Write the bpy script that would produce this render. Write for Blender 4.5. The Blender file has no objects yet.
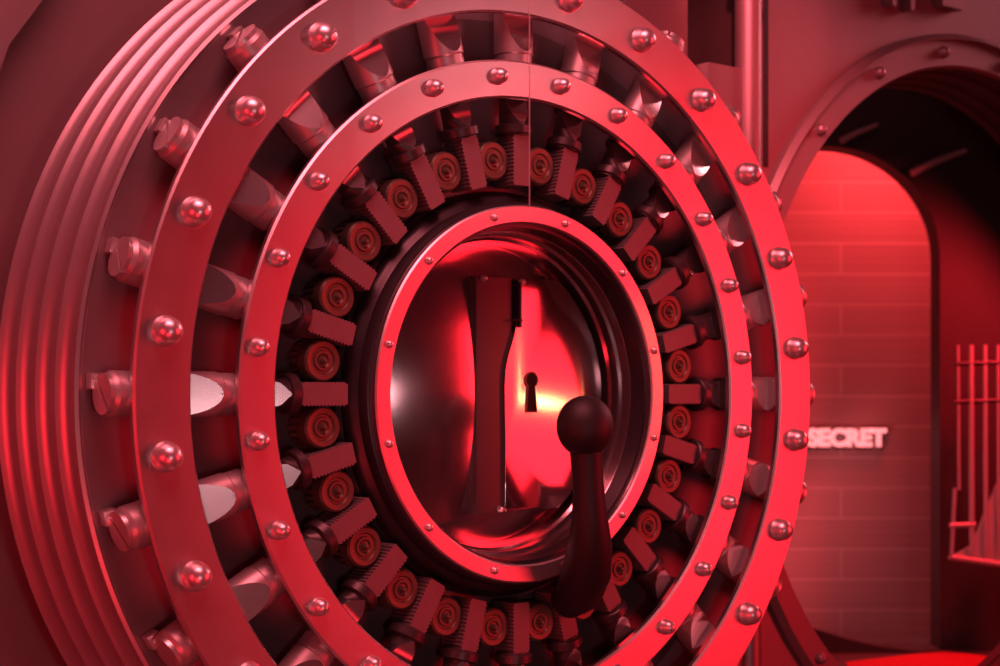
import bpy, bmesh, math, random
from mathutils import Vector, Matrix
random.seed(7)
D = bpy.data
COL = bpy.context.scene.collection
PI = math.pi
H = 1.35                                  # eye height = centre height of the round door
YAW = math.radians(39.4)
CX, CY = 0.0724, 3.995                    # centre of the door in plan
FPX = 1625.0
CA, SA = math.cos(YAW), math.sin(YAW)

def wpt(u, v, n):
    """door plane coordinates (u along, v up, n out of the inner face) -> world"""
    return Vector((CX + u*CA + n*SA, CY + u*SA - n*CA, H + v))

# ------------------------------------------------------------------ materials
def mat(name, base, metallic=0.0, rough=0.5, noise=0.0, nscale=20.0, bump=0.0, stretch=(1, 1, 1),
        rvar=0.0, aniso=0.0, emit=None, estr=0.0, spec=0.5):
    m = D.materials.new(name); m.use_nodes = True
    nt = m.node_tree; b = nt.nodes['Principled BSDF']
    b.inputs['Base Color'].default_value = (*base, 1)
    b.inputs['Metallic'].default_value = metallic
    b.inputs['Roughness'].default_value = rough
    b.inputs['Specular IOR Level'].default_value = spec
    if aniso: b.inputs['Anisotropic'].default_value = aniso
    if emit:
        b.inputs['Emission Color'].default_value = (*emit, 1)
        b.inputs['Emission Strength'].default_value = estr
    if noise or bump or rvar:
        tc = nt.nodes.new('ShaderNodeTexCoord'); mp = nt.nodes.new('ShaderNodeMapping')
        mp.inputs['Scale'].default_value = stretch
        nz = nt.nodes.new('ShaderNodeTexNoise'); nz.inputs['Scale'].default_value = nscale
        nz.inputs['Detail'].default_value = 4
        nt.links.new(tc.outputs['Object'], mp.inputs['Vector']); nt.links.new(mp.outputs['Vector'], nz.inputs['Vector'])
        if noise:
            mx = nt.nodes.new('ShaderNodeMix'); mx.data_type = 'RGBA'
            mx.inputs[6].default_value = (*[c*(1-noise) for c in base], 1)
            mx.inputs[7].default_value = (*[min(1, c*(1+noise)) for c in base], 1)
            nt.links.new(nz.outputs['Fac'], mx.inputs[0]); nt.links.new(mx.outputs[2], b.inputs['Base Color'])
        if rvar:
            mr = nt.nodes.new('ShaderNodeMapRange')
            mr.inputs['To Min'].default_value = max(0.02, rough-rvar); mr.inputs['To Max'].default_value = rough+rvar
            nt.links.new(nz.outputs['Fac'], mr.inputs['Value']); nt.links.new(mr.outputs['Result'], b.inputs['Roughness'])
        if bump:
            bp = nt.nodes.new('ShaderNodeBump'); bp.inputs['Strength'].default_value = bump
            bp.inputs['Distance'].default_value = 0.01
            nt.links.new(nz.outputs['Fac'], bp.inputs['Height']); nt.links.new(bp.outputs['Normal'], b.inputs['Normal'])
    return m

STEEL = mat('satin_steel', (0.60, 0.55, 0.56), 0.75, 0.40, 0.06, 14, 0.0, rvar=0.05)
def brushed(m, amt):
    nt = m.node_tree; b = nt.nodes['Principled BSDF']; t = nt.nodes.new('ShaderNodeTangent')
    t.direction_type = 'RADIAL'; t.axis = 'Y'
    b.inputs['Anisotropic'].default_value = amt; nt.links.new(t.outputs[0], b.inputs['Tangent'])
RINGM = mat('turned_ring_steel', (0.60, 0.53, 0.54), 0.95, 0.38, 0.05, 14, rvar=0.03); brushed(RINGM, 0.45)
STEEL_B = mat('bright_steel', (0.74, 0.70, 0.70), 0.8, 0.32, 0.05, 30, rvar=0.05)
HEADM = mat('polished_head_steel', (0.80, 0.70, 0.71), 0.8, 0.32)
BOLTM = mat('bolt_steel', (0.50, 0.44, 0.445), 0.6, 0.40, 0.08, 20)
FLATM = mat('milled_flat_steel', (0.80, 0.76, 0.76), 0.95, 0.22)
SHANKM = mat('dark_shank_steel', (0.07, 0.055, 0.058), 0.5, 0.38)  # much darker than the outer part of the bolts
LANDM = mat('plug_land_steel', (0.22, 0.17, 0.18), 0.1, 0.5, 0.10, 9, rvar=0.06)
PLUGM = mat('plug_steel', (0.13, 0.105, 0.11), 0.3, 0.45, 0.10, 9, rvar=0.06)
RIMM = mat('turned_rim_steel', (0.42, 0.37, 0.38), 0.65, 0.36, 0.10, 12)
DARKM = mat('blackened_steel', (0.045, 0.042, 0.045), 0.5, 0.36, 0.2, 18)
COVERM = mat('cover_plate_steel', (0.42, 0.33, 0.34), 0.95, 0.13, 0.05, 8)
BRASS = mat('aged_brass', (0.135, 0.108, 0.075), 0.45, 0.45, 0.2, 25)
RACKM = mat('machined_rack_steel', (0.19, 0.155, 0.16), 0.35, 0.55, 0.1, 30)
DISH = mat('polished_dish_steel', (0.60, 0.50, 0.51), 0.95, 0.17, 0.05, 8, rvar=0.04)
BLACKM = mat('black_enamel', (0.010, 0.008, 0.009), 0.0, 0.55)
HOLEM = mat('keyhole_black', (0.004, 0.003, 0.003), 0.0, 0.8)
FACADE = mat('brushed_facade_panel', (0.34, 0.265, 0.27), 0.65, 0.44, 0.10, 6, 0.0, (1, 1, 0.12), rvar=0.06)
WALLM = mat('shaded_plate_wall', (0.22, 0.15, 0.155), 0.2, 0.55, 0.18, 3)
GATEM = mat('gate_steel', (0.62, 0.50, 0.51), 0.4, 0.45)
CARPET = mat('red_ramp_covering', (0.62, 0.02, 0.035), 0.0, 0.7, 0.12, 40)
DARKWALL = mat('dark_wall_and_shade', (0.045, 0.028, 0.028), 0.0, 0.6, 0.2, 4)  # dark inner wall; in the slot, shade put into the colour
FLOORM = mat('dark_floor', (0.10, 0.07, 0.07), 0.0, 0.4, 0.2, 5)
SIGNM = mat('lit_sign_face', (1.0, 0.40, 0.42), 0, 0.4, emit=(1.0, 0.36, 0.37), estr=1.0)
SIGNB = mat('sign_backing', (0.12, 0.004, 0.01), 0, 0.5)
STRIPM = mat('glass_pane_edge', (0.62, 0.40, 0.42), 0.0, 0.3)
STRIPM.node_tree.nodes['Principled BSDF'].inputs['Alpha'].default_value = 0.4

def brick_mat():
    m = D.materials.new('slab_brick'); m.use_nodes = True
    nt = m.node_tree; b = nt.nodes['Principled BSDF']
    tc = nt.nodes.new('ShaderNodeTexCoord')
    sp = nt.nodes.new('ShaderNodeSeparateXYZ'); cb = nt.nodes.new('ShaderNodeCombineXYZ')
    nt.links.new(tc.outputs['Object'], sp.inputs[0])
    nt.links.new(sp.outputs['X'], cb.inputs['X']); nt.links.new(sp.outputs['Z'], cb.inputs['Y'])
    br = nt.nodes.new('ShaderNodeTexBrick')
    br.inputs['Color1'].default_value = (0.36, 0.27, 0.26, 1)
    br.inputs['Color2'].default_value = (0.34, 0.25, 0.24, 1)
    br.inputs['Mortar'].default_value = (0.50, 0.41, 0.40, 1)
    br.inputs['Scale'].default_value = 1.0
    br.inputs['Mortar Size'].default_value = 0.005
    br.inputs['Mortar Smooth'].default_value = 0.4
    br.inputs['Brick Width'].default_value = 1.7
    br.inputs['Row Height'].default_value = 0.1523
    br.offset = 0.42
    nt.links.new(cb.outputs[0], br.inputs['Vector'])
    # fine drag lines along each slab
    mp = nt.nodes.new('ShaderNodeMapping'); mp.inputs['Scale'].default_value = (0.6, 55, 1)
    nz = nt.nodes.new('ShaderNodeTexNoise'); nz.inputs['Scale'].default_value = 1.0; nz.inputs['Detail'].default_value = 2
    nt.links.new(cb.outputs[0], mp.inputs['Vector']); nt.links.new(mp.outputs[0], nz.inputs['Vector'])
    mr = nt.nodes.new('ShaderNodeMapRange'); mr.inputs['To Min'].default_value = 0.80; mr.inputs['To Max'].default_value = 1.2
    nt.links.new(nz.outputs['Fac'], mr.inputs['Value'])
    mx = nt.nodes.new('ShaderNodeMix'); mx.data_type = 'RGBA'; mx.blend_type = 'MULTIPLY'; mx.inputs[0].default_value = 1
    nt.links.new(br.outputs['Color'], mx.inputs[6]); nt.links.new(mr.outputs[0], mx.inputs[7])
    nt.links.new(mx.outputs[2], b.inputs['Base Color'])
    b.inputs['Roughness'].default_value = 0.6
    return m
BRICK = brick_mat()

# ------------------------------------------------------------------ mesh helpers
def finish(bm, name, smooth=True, angle=35):
    bmesh.ops.recalc_face_normals(bm, faces=bm.faces)
    me = D.meshes.new(name); bm.to_mesh(me); bm.free()
    if smooth:
        me.polygons.foreach_set('use_smooth', [True]*len(me.polygons))
        me.set_sharp_from_angle(angle=math.radians(angle))
    return me

def obj(name, me, m=None, parent=None, loc=(0, 0, 0), rot=(0, 0, 0)):
    if m is not None and not me.materials: me.materials.append(m)
    o = D.objects.new(name, me); COL.objects.link(o)
    o.location = loc; o.rotation_euler = rot
    if parent: o.parent = parent
    return o

def empty(name, loc, rotz=0.0):
    o = D.objects.new(name, None); COL.objects.link(o)
    o.location = loc; o.rotation_euler = (0, 0, rotz); o.empty_display_size = 0.1
    return o

def tag(o, label, cat, group=None):
    o['label'] = label; o['category'] = cat
    if group: o['group'] = group
    return o

def struct(o):
    o['kind'] = 'structure'; return o

def lathe(bm, prof, seg, closed=False, cap=True):
    """revolve (r, n) points about the local y axis; n points to -y"""
    rings = []
    for r, n in prof:
        if r < 1e-6:
            rings.append([bm.verts.new((0, -n, 0))])
        else:
            rings.append([bm.verts.new((r*math.cos(2*PI*i/seg), -n, r*math.sin(2*PI*i/seg))) for i in range(seg)])
    pairs = list(zip(rings, rings[1:]))
    if closed: pairs.append((rings[-1], rings[0]))
    for A, B in pairs:
        for i in range(seg):
            j = (i+1) % seg
            if len(A) == 1 and len(B) == 1: continue
            if len(A) == 1: bm.faces.new((A[0], B[i], B[j]))
            elif len(B) == 1: bm.faces.new((A[i], B[0], A[j]))
            else: bm.faces.new((A[i], B[i], B[j], A[j]))
    return bm

def lathe_mesh(name, prof, seg=96, closed=False, angle=35):
    bm = bmesh.new(); lathe(bm, prof, seg, closed); return finish(bm, name, True, angle)

def box(bm, x0, x1, y0, y1, z0, z1, bev=0.0):
    vs = [bm.verts.new(p) for p in ((x0,y0,z0),(x1,y0,z0),(x1,y1,z0),(x0,y1,z0),(x0,y0,z1),(x1,y0,z1),(x1,y1,z1),(x0,y1,z1))]
    fs = [bm.faces.new([vs[i] for i in f]) for f in ((0,3,2,1),(4,5,6,7),(0,1,5,4),(1,2,6,5),(2,3,7,6),(3,0,4,7))]
    if bev:
        es = set(e for f in fs for e in f.edges)
        bmesh.ops.bevel(bm, geom=list(es), offset=bev, segments=2, affect='EDGES', profile=0.6)
    return bm

def box_mesh(name, *a, bev=0.0):
    bm = bmesh.new(); box(bm, *a, bev=bev); return finish(bm, name, True, 30)

def prism(bm, pts, y0, y1):
    """outline in x,z extruded along y"""
    A = [bm.verts.new((x, y0, z)) for x, z in pts]; B = [bm.verts.new((x, y1, z)) for x, z in pts]
    n = len(pts)
    bm.faces.new(A); bm.faces.new(B[::-1])
    for i in range(n):
        j = (i+1) % n
        bm.faces.new((A[i], B[i], B[j], A[j]))
    return bm

def prism_mesh(name, pts, y0, y1, bev=0.0):
    bm = bmesh.new(); prism(bm, pts, y0, y1)
    if bev:
        bmesh.ops.bevel(bm, geom=list(bm.edges), offset=bev, segments=2, affect='EDGES', profile=0.6)
    return finish(bm, name, True, 30)

def tube(bm, pts, rads, seg=20):
    pts = [Vector(p) for p in pts]; rings = []
    for i, p in enumerate(pts):
        d = (pts[min(i+1, len(pts)-1)] - pts[max(i-1, 0)]).normalized()
        up = Vector((0, 1, 0)) if abs(d.y) < 0.9 else Vector((1, 0, 0))
        a = d.cross(up).normalized(); b = d.cross(a).normalized()
        rings.append([bm.verts.new(p + rads[i]*(math.cos(2*PI*k/seg)*a + math.sin(2*PI*k/seg)*b)) for k in range(seg)])
    for A, B in zip(rings, rings[1:]):
        for k in range(seg):
            j = (k+1) % seg; bm.faces.new((A[k], A[j], B[j], B[k]))
    bm.faces.new(rings[0]); bm.faces.new(rings[-1][::-1])
    return bm

def polar(r, deg, n=0.0):
    t = math.radians(deg); return (r*math.cos(t), -n, r*math.sin(t))

# ------------------------------------------------------------------ the vault door
door = empty('vault_door', (CX, CY, H), YAW)
door['kind'] = 'thing'
tag(door, 'huge round steel vault door standing open, bolt work and gears showing', 'vault door')

# plug with its stepped, turned rim
prof = [(0.40, -0.39), (0.40, -0.125), (0.925, -0.125), (0.935, -0.125), (1.118, -0.125), (1.128, -0.118), (1.136, -0.122)]
steps = 4
for i in range(steps):
    n0 = -0.122 - i*0.062; r0 = 1.136 + i*0.0165
    prof += [(r0+0.000, n0-0.012), (r0-0.004, n0-0.030), (r0-0.001, n0-0.044),
             (r0+0.010, n0-0.053), (r0+0.0165, n0-0.058), (r0+0.0165, n0-0.062)]
prof += [(1.196, -0.372), (1.190, -0.385), (1.15, -0.39)]
bm = bmesh.new(); lathe(bm, prof, 192, True)
me = finish(bm, 'plug', True, 50); me.materials.append(PLUGM); me.materials.append(RIMM); me.materials.append(LANDM)
for p in me.polygons:
    c = p.center
    rr = math.hypot(c.x, c.z)
    if rr > 1.119: p.material_index = 1
    elif rr > 0.93 and abs(p.normal.y) > 0.7: p.material_index = 2
obj('door_plug', me, None, door)

def plate_ring(name, r0, r1, n0, n1, m, bev=0.005):
    prof = [(r0+bev, n1), (r1-bev, n1), (r1, n1-bev), (r1, n0), (r0, n0), (r0, n1-bev)]
    return obj(name, lathe_mesh(name, prof, 192, True, 30), m, door)

outer = plate_ring('carrier_ring', 0.930, 1.063, -0.018, 0.0, RINGM)
inner = plate_ring('carrier_ring', 0.724, 0.816, -0.018, 0.0, RINGM)

def dome_prof(R, h, flange, fh):
    p = [(0, h)]
    for k in range(1, 8):
        a = PI/2*k/7; p.append((R*math.sin(a), fh + (h-fh)*math.cos(a)))
    p += [(R*1.03, fh*0.55), (flange, fh*0.30), (flange*1.01, 0.0)]
    return p

big = lathe_mesh('cap_nut', dome_prof(0.0300, 0.044, 0.033, 0.012), 28)
mid = lathe_mesh('cap_nut', dome_prof(0.0195, 0.032, 0.0212, 0.009), 24)
small = lathe_mesh('ring_screw', dome_prof(0.0088, 0.012, 0.0098, 0.004), 16)
for i in range(24):
    obj('cap_nut', big, HEADM, outer, polar(0.9985, 7.5+15*i))
for i in range(24):
    obj('cap_nut', mid, HEADM, inner, polar(0.775, 7.5+15*i))

# radial locking bolts: shank sampled along x, front cut by slanted flats
def bolt_mesh():
    """shank along x; every ring has an arc and a chord, so the slanted flats have clean edges"""
    xs = [0.640, 0.645, 0.664, 0.668, 0.690, 0.72, 0.744, 0.7445, 0.80, 0.838, 0.842, 0.846, 0.852, 0.862, 0.876, 0.895, 0.915, 0.934, 0.9345, 0.97, 1.0, 1.05, 1.084, 1.093]
    K, M = 34, 9; bm = bmesh.new(); rings = []; flat = []
    for x in xs:
        R = 0.040 if x < 0.665 else 0.036 if x < 0.7444 else 0.046 if x < 0.841 else 0.049
        if x == 1.093: R = 0.044
        al = math.radians(78); cut = False
        if 0.844 < x < 0.9342: al = math.asin(max(-1, min(1, (0.049 - (x-0.8455)*0.42)/R))); cut = True
        if 0.667 < x < 0.7442: al = math.asin(max(-1, min(1, (0.036 - (x-0.6678)*0.42)/R))); cut = True
        ring = []
        for k in range(K+1):                       # arc from pi-al round the back to al
            a = PI - al + (PI + 2*al)*k/K
            ring.append((R*math.cos(a), R*math.sin(a)))
        for k in range(1, M):                      # across the front, from al to pi-al
            f = k/M
            if cut: ring.append((R*math.cos(al)*(1-2*f), R*math.sin(al)))
            else:
                a = al + (PI-2*al)*f; ring.append((R*math.cos(a), R*math.sin(a)))
        rings.append([bm.verts.new((x, -(n-0.062), z)) for z, n in ring]); flat.append(cut)
    n_ = K + M
    for q, (A, B) in enumerate(zip(rings, rings[1:])):
        for k in range(n_):
            j = (k+1) % n_; f = bm.faces.new((A[k], A[j], B[j], B[k]))
            f.material_index = 1 if (flat[q] and flat[q+1] and k >= K) else 2 if xs[q] < 0.80 else 0
    bm.faces.new(rings[0]).material_index = 2
    bm.faces.new(rings[-1][::-1])
    bmesh.ops.dissolve_degenerate(bm, dist=1e-6, edges=bm.edges)
    me = finish(bm, 'locking_bolt', True, 20)
    for m_ in (BOLTM, FLATM, SHANKM): me.materials.append(m_)
    return me
boltm = bolt_mesh()
bm = bmesh.new()                         # two half discs with a slot between them
for h0 in (0, 180):
    pts = [(0.043*math.cos(math.radians(h0+a)), 0.043*math.sin(math.radians(h0+a))) for a in range(6, 175, 12)]
    sl = math.radians(50)
    pts = [(p[0]*math.cos(sl)-p[1]*math.sin(sl), p[0]*math.sin(sl)+p[1]*math.cos(sl)) for p in pts]
    A = [bm.verts.new((1.0925, -(p[0]-0.062), p[1])) for p in pts]; B = [bm.verts.new((1.103, -(p[0]-0.062), p[1])) for p in pts]
    bm.faces.new(A); bm.faces.new(B[::-1])
    for i in range(len(A)):
        j = (i+1) % len(A); bm.faces.new((A[i], B[i], B[j], A[j]))
tipm = finish(bm, 'bolt_tip', True, 30)
blockm = box_mesh('guide_block', 1.080, 1.110, 0.096, 0.1245, -0.044, -0.010, bev=0.004)
collm = lathe_mesh('bolt_collar', [(0.043, -0.012), (0.047, -0.009), (0.047, 0.009), (0.043, 0.012), (0.036, 0.012), (0.036, -0.012)], 32, True)
for i in range(24):
    b = obj('locking_bolt', boltm, None, door, (0, 0, 0), (0, -math.radians(15*i), 0))
    obj('bolt_tip', tipm, STEEL_B, b)
    obj('guide_block', blockm, STEEL_B, b)
    c = obj('bolt_collar', collm, SHANKM, b, (0.655, 0.062, 0), (0, 0, PI/2))

# toothed racks on the bolts and the brass pinions between them
def rack_mesh():
    pts = []; w = 0.0235; x0, x1 = 0.516, 0.642; nt = 12
    pts += [(x0, -w), ]
    step = (x1-0.012-x0)/nt
    for k in range(nt):
        a = x0 + 0.006 + k*step
        pts += [(a, -w), (a+step*0.25, -w-0.0035), (a+step*0.6, -w-0.0035), (a+step*0.85, -w)]
    pts += [(x1, -w), (x1, w)]
    for k in range(nt-1, -1, -1):
        a = x0 + 0.006 + k*step
        pts += [(a+step*0.85, w), (a+step*0.6, w+0.0035), (a+step*0.25, w+0.0035), (a, w)]
    pts += [(x0, w)]
    q = [pts[0]]
    for p in pts[1:]:
        if (Vector(p)-Vector(q[-1])).length > 1e-5: q.append(p)
    bm = bmesh.new(); prism(bm, q, 0.030, 0.110); return finish(bm, 'rack', True, 25)
rackm = rack_mesh()
def gear_mesh():
    bm = bmesh.new()
    lathe(bm, [(0, -0.043), (0.007, -0.044), (0.009, -0.049), (0.013, -0.050), (0.017, -0.046), (0.022, -0.046), (0.024, -0.050), (0.029, -0.050),
               (0.032, -0.046), (0.043, -0.045), (0.0475, -0.050), (0.0485, -0.056), (0.0485, -0.078), (0.040, -0.080), (0.040, -0.12), (0, -0.12)], 44)
    # spur teeth round the drum
    for k in range(18):
        a = 2*PI*k/18
        rot = Matrix.Rotation(-a, 4, 'Y')
        b2 = bmesh.new(); box(b2, 0.036, 0.0485, 0.082, 0.118, -0.004, 0.004)
        b2.transform(rot); t = D.meshes.new('t'); b2.to_mesh(t); b2.free(); bm.from_mesh(t); D.meshes.remove(t)
    return finish(bm, 'pinion', True, 30)
gearm = gear_mesh()
pinm = lathe_mesh('axle_pin', [(0, -0.035), (0.004, -0.036), (0.006, -0.040), (0.006, -0.048)], 14)
for i in range(24):
    obj('rack', rackm, RACKM, door, (0, 0, 0), (0, -math.radians(15*i), 0))
for i in range(24):
    g = obj('pinion', gearm, BRASS, door, polar(0.577, 7.5+15*i))
    obj('axle_pin', pinm, BRASS, g)

# hub: dark collar, screwed ring, polished bowl with the lock case in it
coll = [(0.462, -0.016), (0.470, -0.020), (0.474, -0.030), (0.474, -0.050), (0.480, -0.056), (0.486, -0.060), (0.494, -0.070), (0.496, -0.090), (0.506, -0.098), (0.506, -0.124), (0.40, -0.124), (0.41, -0.016)]
obj('hub_collar', lathe_mesh('hub_collar', coll, 128, True, 40), DARKM, door)
hub = plate_ring('hub_ring', 0.419, 0.463, -0.018, 0.004, RINGM, 0.004)
for i in range(12):
    obj('ring_screw', small, HEADM, hub, polar(0.4405, 15+30*i, 0.004))
bowl = [(0.4185, -0.004), (0.417, -0.030), (0.411, -0.034), (0.410, -0.058), (0.404, -0.064), (0.402, -0.092), (0.395, -0.098), (0.393, -0.122), (0.387, -0.130), (0.384, -0.175), (0.381, -0.193)]
bowl += [(0.380*k/14, -0.143 - 0.050*(k/14)**2) for k in range(14, -1, -1)]
bowl_o = obj('hub_bowl', lathe_mesh('hub_bowl', bowl, 128, False, 32), DISH, door)

lock = obj('lock_case', box_mesh('lock_case', -0.056, 0.062, 0.140, 0.190, -0.302, 0.297, bev=0.004), mat('dull_grey_steel', (0.09, 0.075, 0.075), 0.4, 0.5, 0.15, 9), door)
lock['label'] = 'dull dark grey strip'
sc = [(0.073, 0.297), (0.073, 0.240), (0.071, 0.195), (0.064, 0.160), (0.052, 0.125), (0.040, 0.095), (0.032, 0.062), (0.029, 0.020), (0.030, -0.05), (0.032, -0.12), (0.031, -0.20), (0.030, -0.285), (0.036, -0.297)]
sc += [(0.362*math.cos(math.radians(a)), 0.362*math.sin(math.radians(a))) for a in range(-55, 56, 5)]
cov = obj('cover_plate', prism_mesh('cover_plate', sc, 0.130, 0.175, bev=0.0025), COVERM, lock)
cov['label'] = 'bright plate with a wavy left edge'
# keyhole: dark inset and a thin lip round it
def key_outline(s=1.0):
    pts = []
    for a in range(-58, 239, 12):
        pts.append((0.0185*s*math.cos(math.radians(a)), 0.030 + 0.0185*s*math.sin(math.radians(a))))
    w = 0.016 + (s-1)*0.02
    pts += [(-w, -0.050 - (s-1)*0.02), (w, -0.050 - (s-1)*0.02)]
    return pts
KX, KZ = 0.116, 0.006
obj('keyhole', prism_mesh('keyhole', key_outline(1.0), 0.1275, 0.134), HOLEM, lock, (KX, 0, KZ))['label'] = 'black keyhole'
bm = bmesh.new()
o1, o2 = key_outline(1.0), key_outline(1.18)
R = [[bm.verts.new((x, y, z)) for x, z in o] for o, y in ((o1, 0.131), (o1, 0.1265), (o2, 0.1265), (o2, 0.131))]
for A, B in zip(R, R[1:]+R[:1]):
    for i in range(len(A)):
        j = (i+1) % len(A); bm.faces.new((A[i], B[i], B[j], A[j]))
obj('keyhole_rim', finish(bm, 'keyhole_rim', True, 30), BRASS, lock, (KX, 0, KZ))
pin2 = lathe_mesh('corner_pin', dome_prof(0.008, 0.016, 0.009, 0.004), 16)
for (x, z, n) in ((-0.034, 0.291, -0.140), (0.083, 0.286, -0.130), (0.020, -0.292, -0.140)):
    obj('corner_pin', pin2, STEEL_B, lock, (x, -n, z))
# thin post on the cover plate's upper left corner
bm = bmesh.new(); tube(bm, [(0.076, 0.125, 0.285), (0.076, 0.125, 0.17)], [0.004, 0.004], 10); tube(bm, [(0.050, 0.125, 0.188), (0.083, 0.125, 0.188)], [0.003, 0.003], 8)
obj('latch_rod', finish(bm, 'latch_rod'), DARKM, lock)

# black ball-topped lever standing in front of the hub
bm = bmesh.new()
tube(bm, [(0.150, 0.03, -0.525), (0.140, -0.03, -0.490), (0.125, -0.07, -0.44), (0.102, -0.11, -0.37), (0.085, -0.125, -0.29), (0.077, -0.13, -0.215), (0.070, -0.13, -0.14)],
     [0.046, 0.060, 0.062, 0.054, 0.043, 0.037, 0.040], 28)
lev = obj('lever', finish(bm, 'lever', True, 60), BLACKM, door)
lev['label'] = 'black lever'
bm = bmesh.new(); bmesh.ops.create_uvsphere(bm, u_segments=36, v_segments=20, radius=0.071)
bmesh.ops.scale(bm, vec=(1.0, 0.95, 1.06), verts=bm.verts)
obj('ball_knob', finish(bm, 'ball_knob', True, 80), BLACKM, lev, (0.066, -0.13, -0.078))

# ------------------------------------------------------------------ hinge post beside the door
hp = empty('hinge_post', wpt(1.262, -H, -0.42), YAW)
tag(hp, 'tall round steel hinge post between the door and the panelled vault front', 'hinge post')
bm = bmesh.new(); tube(bm, [(0, 0, 0), (0, 0, 3.0)], [0.042, 0.042], 36)
obj('post', finish(bm, 'post', True, 40), FACADE, hp)
bm = bmesh.new(); box(bm, -0.195, -0.038, -0.015, 0.04, 1.55, 2.37, bev=0.006)
obj('hinge_arm', finish(bm, 'hinge_arm', True, 30), FACADE, hp)
bm = bmesh.new(); box(bm, -0.195, -0.038, -0.015, 0.04, 0.35, 1.15, bev=0.006)
obj('hinge_arm', finish(bm, 'hinge_arm', True, 30), FACADE, hp)
for z in (1.15, 1.47, 2.62):
    obj('post_band', box_mesh('post_band', -0.048, 0.048, -0.048, 0.042, z, z+0.05, bev=0.02), STEEL, hp)

# ------------------------------------------------------------------ vault front with the round doorway
U0, RO = 2.57, 1.200
NF = -0.50
VT = 1.75                                    # top of the front above the door centre
def front_wall():
    bm = bmesh.new(); N = 160
    u0, u1, v0, v1 = 1.295 - U0, 5.2 - U0, -H, VT
    inn, out, tin = [], [], []
    angs = [2*PI*i/N for i in range(N)]
    for a in angs:
        c, s = math.cos(a), math.sin(a)
        t = min((u1/c if c > 1e-9 else u0/c if c < -1e-9 else 1e9), (v1/s if s > 1e-9 else v0/s if s < -1e-9 else 1e9))
        inn.append((RO*c, RO*s)); out.append((t*c, t*s))
    for cx_, cz_ in ((u0, v0), (u0, v1), (u1, v0), (u1, v1)):     # exact corners
        k = min(range(N), key=lambda i: (out[i][0]-cx_)**2+(out[i][1]-cz_)**2); out[k] = (cx_, cz_)
    DEP = 0.26
    def loop(pts, y): return [bm.verts.new((x, y, z)) for x, z in pts]
    L = [loop(out, 0), loop(inn, 0),
         loop([(x*0.998, z*0.998) for x, z in inn], 0.08), loop([(x*0.990, z*0.990) for x, z in inn], 0.085),
         loop([(x*0.988, z*0.988) for x, z in inn], 0.16), loop([(x*0.980, z*0.980) for x, z in inn], 0.165),
         loop([(x*0.978, z*0.978) for x, z in inn], 0.22), loop([(x*0.970, z*0.970) for x, z in inn], 0.225),
         loop([(x*0.968, z*0.968) for x, z in inn], DEP), loop(out, DEP)]
    for A, B in zip(L, L[1:]+L[:1]):
        for i in range(N):
            j = (i+1) % N; bm.faces.new((A[i], B[i], B[j], A[j]))
    return finish(bm, 'wall_front', True, 30)
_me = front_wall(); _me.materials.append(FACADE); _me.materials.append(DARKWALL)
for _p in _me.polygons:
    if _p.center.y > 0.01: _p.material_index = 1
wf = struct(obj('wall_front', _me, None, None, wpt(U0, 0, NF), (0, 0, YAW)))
# recessed slot and wall behind the door, shade put into both colours
bm = bmesh.new()
box(bm, -3.2, 1.045, 0.0, 0.2, -H, VT)
struct(obj('wall_left', finish(bm, 'wall_left', False), WALLM, None, wpt(0, 0, -0.52), (0, 0, YAW)))
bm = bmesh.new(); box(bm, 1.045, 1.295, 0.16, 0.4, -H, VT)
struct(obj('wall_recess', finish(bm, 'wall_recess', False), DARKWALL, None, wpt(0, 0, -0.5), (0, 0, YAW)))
# panel strip left of the slot and slanting rib at the far left
struct(obj('trim_1', box_mesh('trim_1', 0.78, 1.050, 0.0, 0.05, -H, VT, bev=0.006), FACADE, None, wpt(0, 0, -0.475), (0, 0, YAW)))
bm = bmesh.new(); prism(bm, [(-1.40, 0.62), (-1.19, 0.62), (-1.135, 0.78), (-1.03, 0.93), (-0.80, 1.40), (-1.40, 1.40)], 0.02, 0.12)
struct(obj('trim_2', finish(bm, 'trim_2', True, 30), FACADE, None, wpt(0, 0, -0.44), (0, 0, YAW)))
# narrow dark seam in the panelled front
struct(obj('trim_3', box_mesh('trim_3', 1.424, 1.446, -0.004, 0.02, 0.74, VT), DARKM, None, wpt(0, 0, -0.5), (0, 0, YAW)))

fr = empty('doorway_ring', wpt(U0, 0, NF), YAW)
tag(fr, 'bolted steel ring round the dark circular vault doorway at right', 'door frame')
RW = 1.308
prof = [(RO-0.004, 0.006), (RO+0.004, 0.018), (RW-0.012, 0.018), (RW-0.012, 0.036), (RW-0.008, 0.037), (RW+0.010, 0.018), (RW+0.010, -0.001), (RO-0.004, -0.001)]
obj('frame_band', lathe_mesh('frame_band', prof, 192, True, 30), FACADE, fr)
hd = lathe_mesh('frame_bolt', dome_prof(0.020, 0.026, 0.022, 0.008), 20)
for k in range(20):
    obj('frame_bolt', hd, FACADE, fr, polar(1.250, 9+18*k, 0.018))

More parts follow.
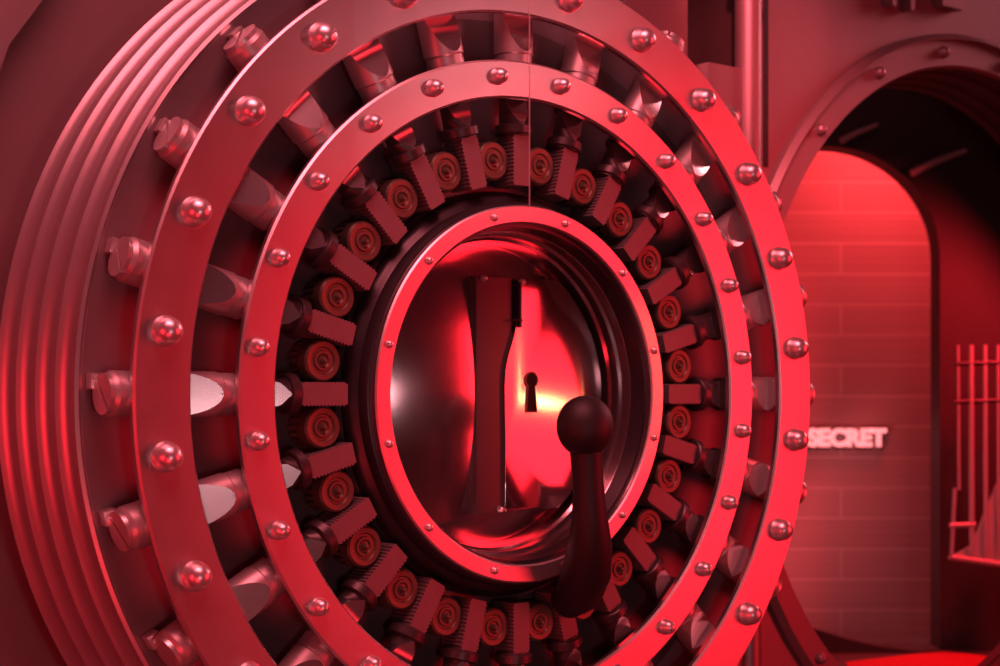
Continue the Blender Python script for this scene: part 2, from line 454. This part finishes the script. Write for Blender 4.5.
# raised letters above the doorway (only their feet show)
def text_mesh(s, name, w, h, depth, offset=0.0):
    c = D.curves.new(name, 'FONT'); c.body = s; c.extrude = depth/2; c.offset = offset
    t = D.objects.new(name, c); COL.objects.link(t)
    dg = bpy.context.evaluated_depsgraph_get()
    me = D.meshes.new_from_object(t.evaluated_get(dg)); D.objects.remove(t)
    xs = [v.co.x for v in me.vertices]; ys = [v.co.y for v in me.vertices]
    x0, x1, y0, y1 = min(xs), max(xs), min(ys), max(ys)
    for v in me.vertices:
        x = (v.co.x-x0)/(x1-x0)*w; z = (v.co.y-y0)/(y1-y0)*h; y = -v.co.z
        v.co = (x, y, z)
    me.name = name
    return me
lt = empty('wall_lettering', wpt(2.05, 1.352, NF), YAW)
tag(lt, 'raised metal letters high on the vault front, only their feet in view', 'lettering')
obj('letter', text_mesh('H', 'letter', 0.125, 0.26, 0.04), FACADE, lt, (0.0, -0.022, 0.0))
obj('letter', text_mesh('E', 'letter', 0.125, 0.26, 0.04), FACADE, lt, (0.29, -0.022, 0.045))

# ------------------------------------------------------------------ inside the vault
VF = H - 1.14                              # vault floor level
def px(x, y, Y):                            # point seen at picture position, at distance Y
    return Vector(((x-500)/FPX*Y, Y, H + (394.05-y)/FPX*Y))
# dark inner wall with an arched opening
YA = 7.25
def arch_wall():
    bm = bmesh.new()
    a0 = px(940, 640, YA).x; cx = px(826, 0, YA).x; r = a0 - cx; spring = px(0, 258, YA).z; rz = px(0, 146, YA).z - spring
    N = 40; inn = [(a0, VF)]
    for k in range(N+1):
        a = PI*k/N; inn.append((cx + r*math.cos(a), spring + rz*math.sin(a)))
    inn.append((cx - r, VF))
    out = []
    X0, X1, Z1 = -0.2, 4.5, 3.4
    for (x, z) in inn:
        pass
    M = len(inn)
    out = [(X1, VF)]
    for k in range(N+1):
        a = PI*k/N; c, s = math.cos(a), math.sin(a)
        t = min(((X1-cx)/c if c > 1e-9 else (X0-cx)/c if c < -1e-9 else 1e9), (Z1-spring)/s if s > 1e-9 else 1e9)
        out.append((cx + t*c, spring + t*s))
    out.append((X0, VF))
    for q in ((X1, Z1), (X0, Z1)):
        k = min(range(M), key=lambda i: (out[i][0]-q[0])**2 + (out[i][1]-q[1])**2); out[k] = q
    L = [[bm.verts.new((x, y, z)) for x, z in pts] for pts, y in ((out, YA), (inn, YA), (inn, YA+0.16), (out, YA+0.16))]
    for A, B in zip(L, L[1:]+L[:1]):
        for i in range(M-1): bm.faces.new((A[i], B[i], B[i+1], A[i+1]))
    return finish(bm, 'wall_right', True, 30)
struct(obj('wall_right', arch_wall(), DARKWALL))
# brick wall beyond it
YB = 8.1
bm = bmesh.new(); box(bm, 0.6, 3.2, 0, 0.2, -0.4, 3.2)
bw = struct(obj('wall_back', finish(bm, 'wall_back', False), BRICK, None, (0, YB, px(0, 610, YB).z + 0)))
# curved dark kerb at its foot
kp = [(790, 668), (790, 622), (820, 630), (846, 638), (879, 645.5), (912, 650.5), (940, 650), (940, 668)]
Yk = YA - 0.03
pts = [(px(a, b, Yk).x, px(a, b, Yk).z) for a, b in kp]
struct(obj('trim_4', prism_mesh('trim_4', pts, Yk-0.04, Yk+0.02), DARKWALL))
# vault floor slab and bright red ramp covering
struct(obj('floor_vault', box_mesh('floor_vault', 0.3, 4.6, 6.15, 7.27, VF-0.12, VF-0.004), FLOORM))
r_ = [(848, 661), (945, 649.5), (1000, 658)]
bm = bmesh.new()
fl = lambda x, y: px(x, y, 1.128*FPX/(y-394.05))
ra = [fl(846, 662), fl(900, 655.5), fl(944, 651), fl(1000, 657), fl(1060, 664), fl(1060, 676), fl(850, 676)]
zt = VF + 0.012
up = [bm.verts.new((p.x, p.y, zt)) for p in ra]; lo = [bm.verts.new((p.x, p.y, VF-0.003)) for p in ra]
bm.faces.new(up); bm.faces.new(lo[::-1])
for i in range(len(up)):
    j = (i+1) % len(up); bm.faces.new((up[i], lo[i], lo[j], up[j]))
tag(obj('floor_mat', finish(bm, 'floor_mat', False), CARPET), 'bright red mat on the floor just inside the round doorway', 'mat')
# floor of the room in front
struct(obj('floor', box_mesh('floor', -6, 6, -4, 9, -0.1, 0.0), FLOORM))

# lit SECRET sign on the brick wall
a, b = px(807, 447, YB-0.03), px(886.5, 428, YB-0.03)
sg = empty('secret_sign', (a.x, YB-0.03, a.z)); tag(sg, 'small lit pink sign reading SECRET on the red brick wall', 'sign')
obj('backing', text_mesh('SECRET', 'backing', b.x-a.x+0.022, b.z-a.z+0.020, 0.01, 0.075), SIGNB, sg, (-0.011, 0.016, -0.010))
obj('letters', text_mesh('SECRET', 'letters', b.x-a.x, b.z-a.z, 0.010, 0.062), SIGNM, sg, (0, -0.004, 0))['label'] = 'glowing pink letters'

# barred gate standing open at the right of the arch
YG = 6.95
gt = empty('barred_gate', (px(952, 0, YG).x, YG, VF)); tag(gt, 'open barred steel gate beside the arched opening at the far right', 'gate')
gx = gt.location.x
def gl(x, y, dy=0.0):
    p = px(x, y, YG); return (p.x-gx, dy, p.z-VF)
def bar(name, pts, r, m=GATEM):
    bm = bmesh.new(); tube(bm, pts, [r]*len(pts), 12); return obj(name, finish(bm, name, True, 40), m, gt)
bar('frame_rail', [gl(955, 488), gl(951.5, 558)], 0.008)
bar('frame_rail', [gl(950, 525.5), gl(975, 524.5)], 0.011)
bar('frame_rail', [gl(951, 557), gl(1012, 566)], 0.012)
for x0, r in ((958, 0.006), (971, 0.011), (985, 0.009), (998, 0.007)):
    bar('bar', [gl(x0, 345), gl(x0+1, 552 if x0 > 965 else 490)], r)
bar('cross_bar', [gl(955, 402), gl(1010, 400)], 0.010, DARKM)
bar('cross_bar', [gl(955, 364), gl(1010, 362)], 0.010, DARKM)
gp = [gl(*q) for q in ((950.5, 559), (974, 546), (984, 522), (992, 500), (1003, 478), (1015, 462), (1015, 569), (1000, 567))]
bm = bmesh.new(); prism(bm, [(p[0], p[2]) for p in gp], 0.02, 0.05)
obj('gusset_plate', finish(bm, 'gusset_plate', True, 30), GATEM, gt)

# two slim rails added in place of pale streaks on the dark inner wall
rl = bmesh.new(); tube(rl, [px(911, 173, 7.2), px(938, 160, 7.2), px(966, 150, 7.2)], [0.020, 0.017, 0.012], 14)
tag(obj('streak_rail', finish(rl, 'streak_rail'), GATEM), 'short pale rail standing in for a streak on the dark wall right of the arch', 'rail')
rl = bmesh.new(); tube(rl, [px(840, 141, 7.2), px(856, 133, 7.2), px(878, 124, 7.2)], [0.016, 0.014, 0.009], 14)
tag(obj('streak_rail', finish(rl, 'streak_rail'), GATEM), 'dim short rail standing in for a streak just above the top of the brick arch', 'rail')

# thin strip added for the edge of a glass pane before the upper door
p1, p0 = px(529.5, -20, 3.6), px(529.5, 208, 3.6)
tag(obj('pane_edge', box_mesh('pane_edge', p0.x-0.0016, p0.x+0.0016, 3.598, 3.606, p0.z, p1.z+0.3, bev=0.0006), STRIPM), 'thin vertical strip standing in for a glass pane edge in front of the top of the door', 'strip')

# ------------------------------------------------------------------ light
w = D.worlds.new('room'); bpy.context.scene.world = w; w.use_nodes = True
nt = w.node_tree; bg = nt.nodes['Background']
tc = nt.nodes.new('ShaderNodeTexCoord'); sp = nt.nodes.new('ShaderNodeSeparateXYZ'); cr = nt.nodes.new('ShaderNodeValToRGB')
nt.links.new(tc.outputs['Generated'], sp.inputs[0])
mr = nt.nodes.new('ShaderNodeMapRange'); mr.inputs['From Min'].default_value = -1; mr.inputs['From Max'].default_value = 1
nt.links.new(sp.outputs['Z'], mr.inputs['Value']); nt.links.new(mr.outputs[0], cr.inputs[0])
cr.color_ramp.elements[0].color = (0.022, 0.0008, 0.0015, 1)
cr.color_ramp.elements[1].color = (0.03, 0.003, 0.0045, 1)
nt.links.new(cr.outputs[0], bg.inputs['Color']); bg.inputs['Strength'].default_value = 1.0

def area(name, loc, target, size, power, col, sy=None, spread=180):
    l = D.lights.new(name, 'AREA'); l.energy = power; l.color = col
    l.shape = 'RECTANGLE' if sy else 'DISK'; l.size = size
    if sy: l.size_y = sy
    l.spread = math.radians(spread)
    o = D.objects.new(name, l); COL.objects.link(o); o.location = loc
    o.rotation_euler = (Vector(target)-Vector(loc)).to_track_quat('-Z', 'Y').to_euler()
    return o
def spot(name, loc, target, power, col, ang=50, blend=0.6, r=0.1):
    l = D.lights.new(name, 'SPOT'); l.energy = power; l.color = col; l.spot_size = math.radians(ang); l.spot_blend = blend; l.shadow_soft_size = r
    o = D.objects.new(name, l); COL.objects.link(o); o.location = loc
    o.rotation_euler = (Vector(target)-Vector(loc)).to_track_quat('-Z', 'Y').to_euler()
    return o
RED = (1.0, 0.018, 0.035); PINK = (1.0, 0.27, 0.31); PALE = (1.0, 0.50, 0.54)
area('ceiling_lamp', (-0.2, 2.4, 4.3), (0.0, 4.0, 1.4), 2.2, 44, (1, 0.19, 0.23), 1.8, 100)  #L0
area('hall_lamp', (1.25, -0.7, 0.75), (-0.5, 3.6, 1.3), 0.6, 14, PALE)               #L1
area('red_flood', (4.6, 3.58, 1.4), (0.0, 4.0, 1.35), 2.2, 26, RED, 2.6, 80)        #L2
area('red_flood', (-3.0, 0.6, 1.0), (-0.6, 3.6, 1.1), 1.4, 45, RED, 1.4)            #L3
area('red_flood', (-0.5, 1.6, 0.15), (-0.3, 3.6, 1.0), 0.8, 14, RED)                 #L4
area('vault_light', (1.9, 7.5, 2.8), (1.9, 8.1, 1.0), 0.5, 40, (1, 0.05, 0.06))       #L5
area('vault_light', (2.35, 6.45, 2.2), (2.2, 6.9, 0.3), 0.25, 46, (1, 0.02, 0.035))     #L6
spot('facade_spot', (0.6, 2.2, 3.9), wpt(1.5, 1.0, -0.5), 800, (1.0, 0.11, 0.14), 16, 0.9, 0.1) #L7
spot('added_highlight', (4.6, 3.1, 2.75), wpt(-0.25, 0.95, 0), 55, PALE, 12, 0.9, 0.25)   #L8 added for a pale sheen on the upper left rings
area('added_highlight', (3.04, 6.05, 3.05), (0.55, 4.4, 2.0), 1.4, 2.2, PINK, None, 34)       #L9 added to brighten the bolt flats at right
spot('dish_haze_spot', (2.1, 1.9, 1.35), wpt(-0.2, 0, -0.15), 14, PALE, 10, 0.8, 0.16)     #LA added for a pale haze on the left of the dish
spot('warm_glint_spot', (4.13, 3.73, 1.68), wpt(0.2, 0, -0.15), 12, (1.0, 0.45, 0.16), 8, 0.7, 0.05) #LB added and aimed for a warm glint on the cover plate
area('vault_light', (1.0, 7.45, 0.9), (2.0, 8.1, 0.7), 0.4, 4, (1, 0.20, 0.22))       #LC added for a pinker tone low on the brick wall

# ------------------------------------------------------------------ camera
cam = D.cameras.new('camera'); cam.sensor_fit = 'HORIZONTAL'; cam.sensor_width = 36.0
cam.lens = FPX*36.0/1000.0
cam.shift_y = (394.05-333)/1000.0
cam.dof.use_dof = True; cam.dof.focus_distance = 3.85; cam.dof.aperture_fstop = 2.8
co = D.objects.new('camera', cam); COL.objects.link(co); co.location = (0, 0, H); co.rotation_euler = (PI/2, 0, 0)
s = bpy.context.scene; s.camera = co
s.view_settings.view_transform = 'Standard'; s.view_settings.look = 'None'
s.view_settings.gamma = 1.0; s.view_settings.exposure = 0.0; s.view_settings.use_curve_mapping = False
